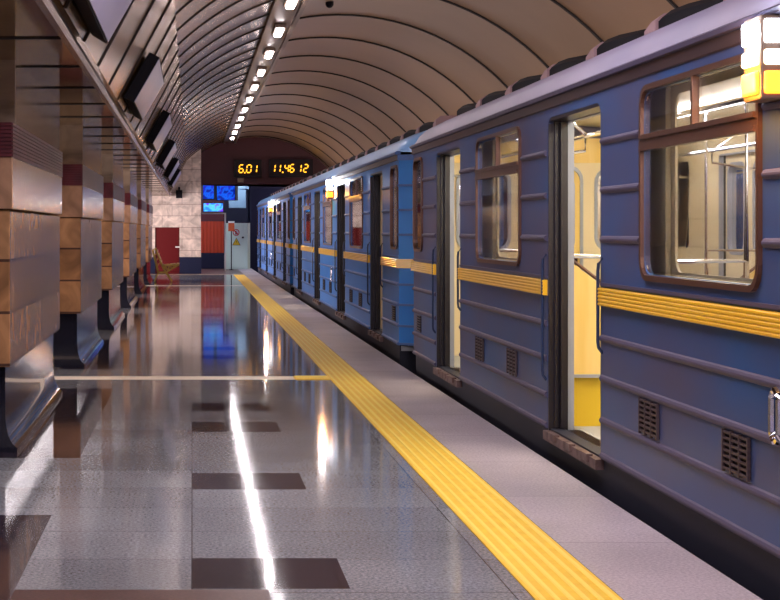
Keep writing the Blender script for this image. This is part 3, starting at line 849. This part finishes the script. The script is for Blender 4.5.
        for a in ((2.60,3.14),(3.96,4.50)):
            i_.plate(rrect(a[0],a[1],H-.22,H+.62,.15),[rrect(a[0]+.03,a[1]-.03,H-.19,H+.59,.12)],yi-s*.015,yi+s*.03,'XZ')
        B(i_,'end_lining')
        dr=MB().use('wood_in').plate(rrect(3.27,3.83,ZF+.05,H+.62,.14),[rrect(3.35,3.75,H-.2,H+.52,.1)],yi+s*.01,yi+s*.04,'XZ')
        dr.use('silver').plate(rrect(3.25,3.85,ZF+.03,H+.64,.15),[rrect(3.28,3.82,ZF+.06,H+.61,.13)],yi-s*.01,yi+s*.03,'XZ')
        dr.plate(rrect(3.33,3.77,H-.22,H+.54,.11),[rrect(3.36,3.74,H-.19,H+.51,.09)],yi-s*.0,yi+s*.05,'XZ')
        do_=B(dr,'end_door')
        B(MB().use('black').box(3.74,3.79,min(yi,yi-s*.03),max(yi,yi-s*.03),H-.35,H-.25),'door_handle',do_)
        for a in ((2.62,3.12),(3.98,4.48),(3.35,3.75)):
            B(MB().use('glass').box(a[0],a[1],min(yi+s*.02,yi+s*.026),max(yi+s*.02,yi+s*.026),H-.2,H+.6),'end_pane')
    # floor, ceiling, underframe
    B(MB().use('floor_in').box(XS+.03,2*XC-XS-.03,-HL,HL,ZF-.05,ZF),'car_floor')
    cl=MB().use('cream_in'); pp=[(XS+.18,H+.72),(XS+.3,H+.90),(XS+.6,H+1.0),(XC-.2,H+1.04),(XC+.2,H+1.04),(2*XC-XS-.6,H+1.0),(2*XC-XS-.3,H+.90),(2*XC-XS-.18,H+.72)]
    cl.sheet(pp,'Y',-HL,HL); B(cl,'car_ceiling',smooth=True)
    for xx in (XC-.55,XC+.55):
        B(MB().use('car_lamp').box(xx-.05,xx+.05,-8,8,H+.955,H+.985),'interior_lamp')
    B(MB().use('underframe').box(XS+.06,2*XC-XS-.06,-HL+.1,HL-.1,ZB-.45,ZF-.051).box(XS+.015,XS+.1,-HL+.05,HL-.05,ZB-.28,ZB-.0).box(2*XC-XS-.1,2*XC-XS-.015,-HL+.05,HL-.05,ZB-.28,ZB),'underframe')
    for s in (-1,1):
        wb=MB().use('underframe')
        wb.box(2.6,4.5,s*6.3-1.4,s*6.3+1.4,-.9,-.5)
        for yy in (s*6.3-1.05,s*6.3+1.05):
            wb.tube([(2.72,yy,-.72),(2.85,yy,-.72)],.39,20); wb.tube([(4.25,yy,-.72),(4.38,yy,-.72)],.39,20); wb.tube([(2.7,yy,-.72),(4.4,yy,-.72)],.08,10)
        B(wb,'bogie')
    # seats and partitions
    for side in (0,1):
        X=lambda x: fx(x,side)
        runs=[(-6.825+DW+.15,-2.275-DW-.15),(-2.275+DW+.15,2.275-DW-.15),(2.275+DW+.15,6.825-DW-.15)]
        for a,b_ in runs:
            st=MB().use('seat'); st.prism([(X(2.42),H-.83),(X(2.86),H-.83),(X(2.88),H-.80),(X(2.86),H-.76),(X(2.5),H-.77),(X(2.46),H-.35),(X(2.40),H-.32)],'Y',a+.03,b_-.03)
            so=B(st,'bench_seat'); B(MB().use('yellow_in').box(min(X(2.40),X(2.80)),max(X(2.40),X(2.80)),a+.04,b_-.04,ZF,H-.83),'seat_base',so)
            for e_,s in ((a,-1),(b_,1)):
                p=MB().use('wood_in').plate([(X(2.362),H-.91),(X(2.90),H-.91),(X(2.90),H-.60),(X(2.362),H-.19)],[],e_-.012,e_+.012,'XZ')
                p.use('silver').box(min(X(2.362),X(2.91)),max(X(2.362),X(2.91)),e_-.02,e_+.02,H-.925,H-.905)
                p.use('frame').tube([(X(2.362),e_,H-.17),(X(2.91),e_,H-.59)],.012,6)
                po=B(p,'seat_partition')
                B(MB().use('chrome').tube([(X(2.362),e_,H-.165),(X(2.93),e_,H-.165),(X(2.93),e_,H+.97)],.016,8).tube([(X(2.93),e_,H-.165),(X(2.93),e_,ZF)],.016,8),'grab_pole',smooth=True)
        r=MB().use('chrome').tube([(X(2.78),-8.7,H+.66),(X(2.78),8.7,H+.66)],.016,8)
        for yy in range(-8,9,2):
            r.tube([(X(2.78),yy+.3,H+.66),(X(2.60),yy+.2,H+.80),(X(2.45),yy+.2,H+.92)],.012,6)
            r.tube([(X(2.39),yy+.35,H+.50),(X(2.78),yy+.35,H+.56),(X(2.78),yy+.35,H+.66)],.012,6)
        B(r,'handrail',smooth=True)
    return root
c2=car('paint','roof','rib')
Z0=-1.0
c2.location=(XC,26.1,Z0)
tag(c2,'light blue metro car, the middle one of the train','metro car',group='metro cars of the blue train')
swap={M['paint'].name:M['paint_dark'],M['roof'].name:M['roof_grey'],M['rib'].name:M['rib_grey']}
c1=copy_tree(c2,None,swap); c1.location=(XC,7.05,Z0); c1['label']='slate blue metro car with lilac grey roof, nearest and cut by the right edge'
c3=copy_tree(c2); c3.location=(XC,45.15,Z0); c3['label']='light blue metro car at the far end of the train, smallest in view'

# ------------------------------------------------------------------ lights (added area fills, placed out of view)
def area(name,loc,sx,sy,power,col,rot=(0,0,0)):
    l=bpy.data.lights.new(name,'AREA'); l.shape='RECTANGLE'; l.size=sx; l.size_y=sy; l.energy=power; l.color=col
    o=bpy.data.objects.new(name,l); COL.objects.link(o); o.location=loc; o.rotation_euler=rot; return o
for k in range(6):  # added fill from the left, brightening platform and train sides
    area('hall_lamp_light',(-4.6,-2+9.5*k,1.05+H-.05 if k<2 else 1.35),3.0 if k<2 else 1.6,7,70 if k<2 else (190 if k==2 else 300),(1,.80,.62) if k<2 else (1,.86,.88),(0,0,0) if k<2 else (0,math.radians(-80),0))
for k in range(6):   # added unseen fills behind the train, washing the vault
    area('cove_lamp_light',(5.15,-1+9.5*k,H+.95),.25,9,75 if k<2 else 95,(1,.80,.70),(0,math.radians(180-35),0))
for k,y in enumerate((-3,2.5,8)):   # added fills over and behind the viewer, brightening the near platform
    area('platform_lamp_light',(.5,y,H+2.3),1.6,3.5,80,(.97,.87,1),(math.radians(12),math.radians(8),0))
area('hall_end_light',(-3.2,46.5,2.2),2.5,.8,45,(1,.85,.82),(math.radians(75),0,math.radians(-25)))  # added fill hidden by the pillars, brightening the tiled end wall
area('platform_end_light',(1.3,54.3,3.2),1.2,.6,42,(.8,.9,1))  # added fill behind the header, brightening the cabinet area
w=bpy.data.worlds.new('World'); S.world=w; w.use_nodes=True
w.node_tree.nodes['Background'].inputs[0].default_value=(.62,.52,.75,1); w.node_tree.nodes['Background'].inputs[1].default_value=1.7

# ------------------------------------------------------------------ camera
cam=bpy.data.cameras.new('camera'); co=bpy.data.objects.new('camera',cam); COL.objects.link(co)
co.location=(0,0,H); co.rotation_euler=(pi/2,0,0)
cam.sensor_width=36; cam.lens=1613/780*36; cam.shift_x=(390-192)/780; cam.shift_y=-(300-230)/780
cam.clip_end=200
S.camera=co
S.view_settings.view_transform='Standard'; S.view_settings.look='None'; S.view_settings.gamma=1; S.view_settings.exposure=.75
S.view_settings.use_curve_mapping=False
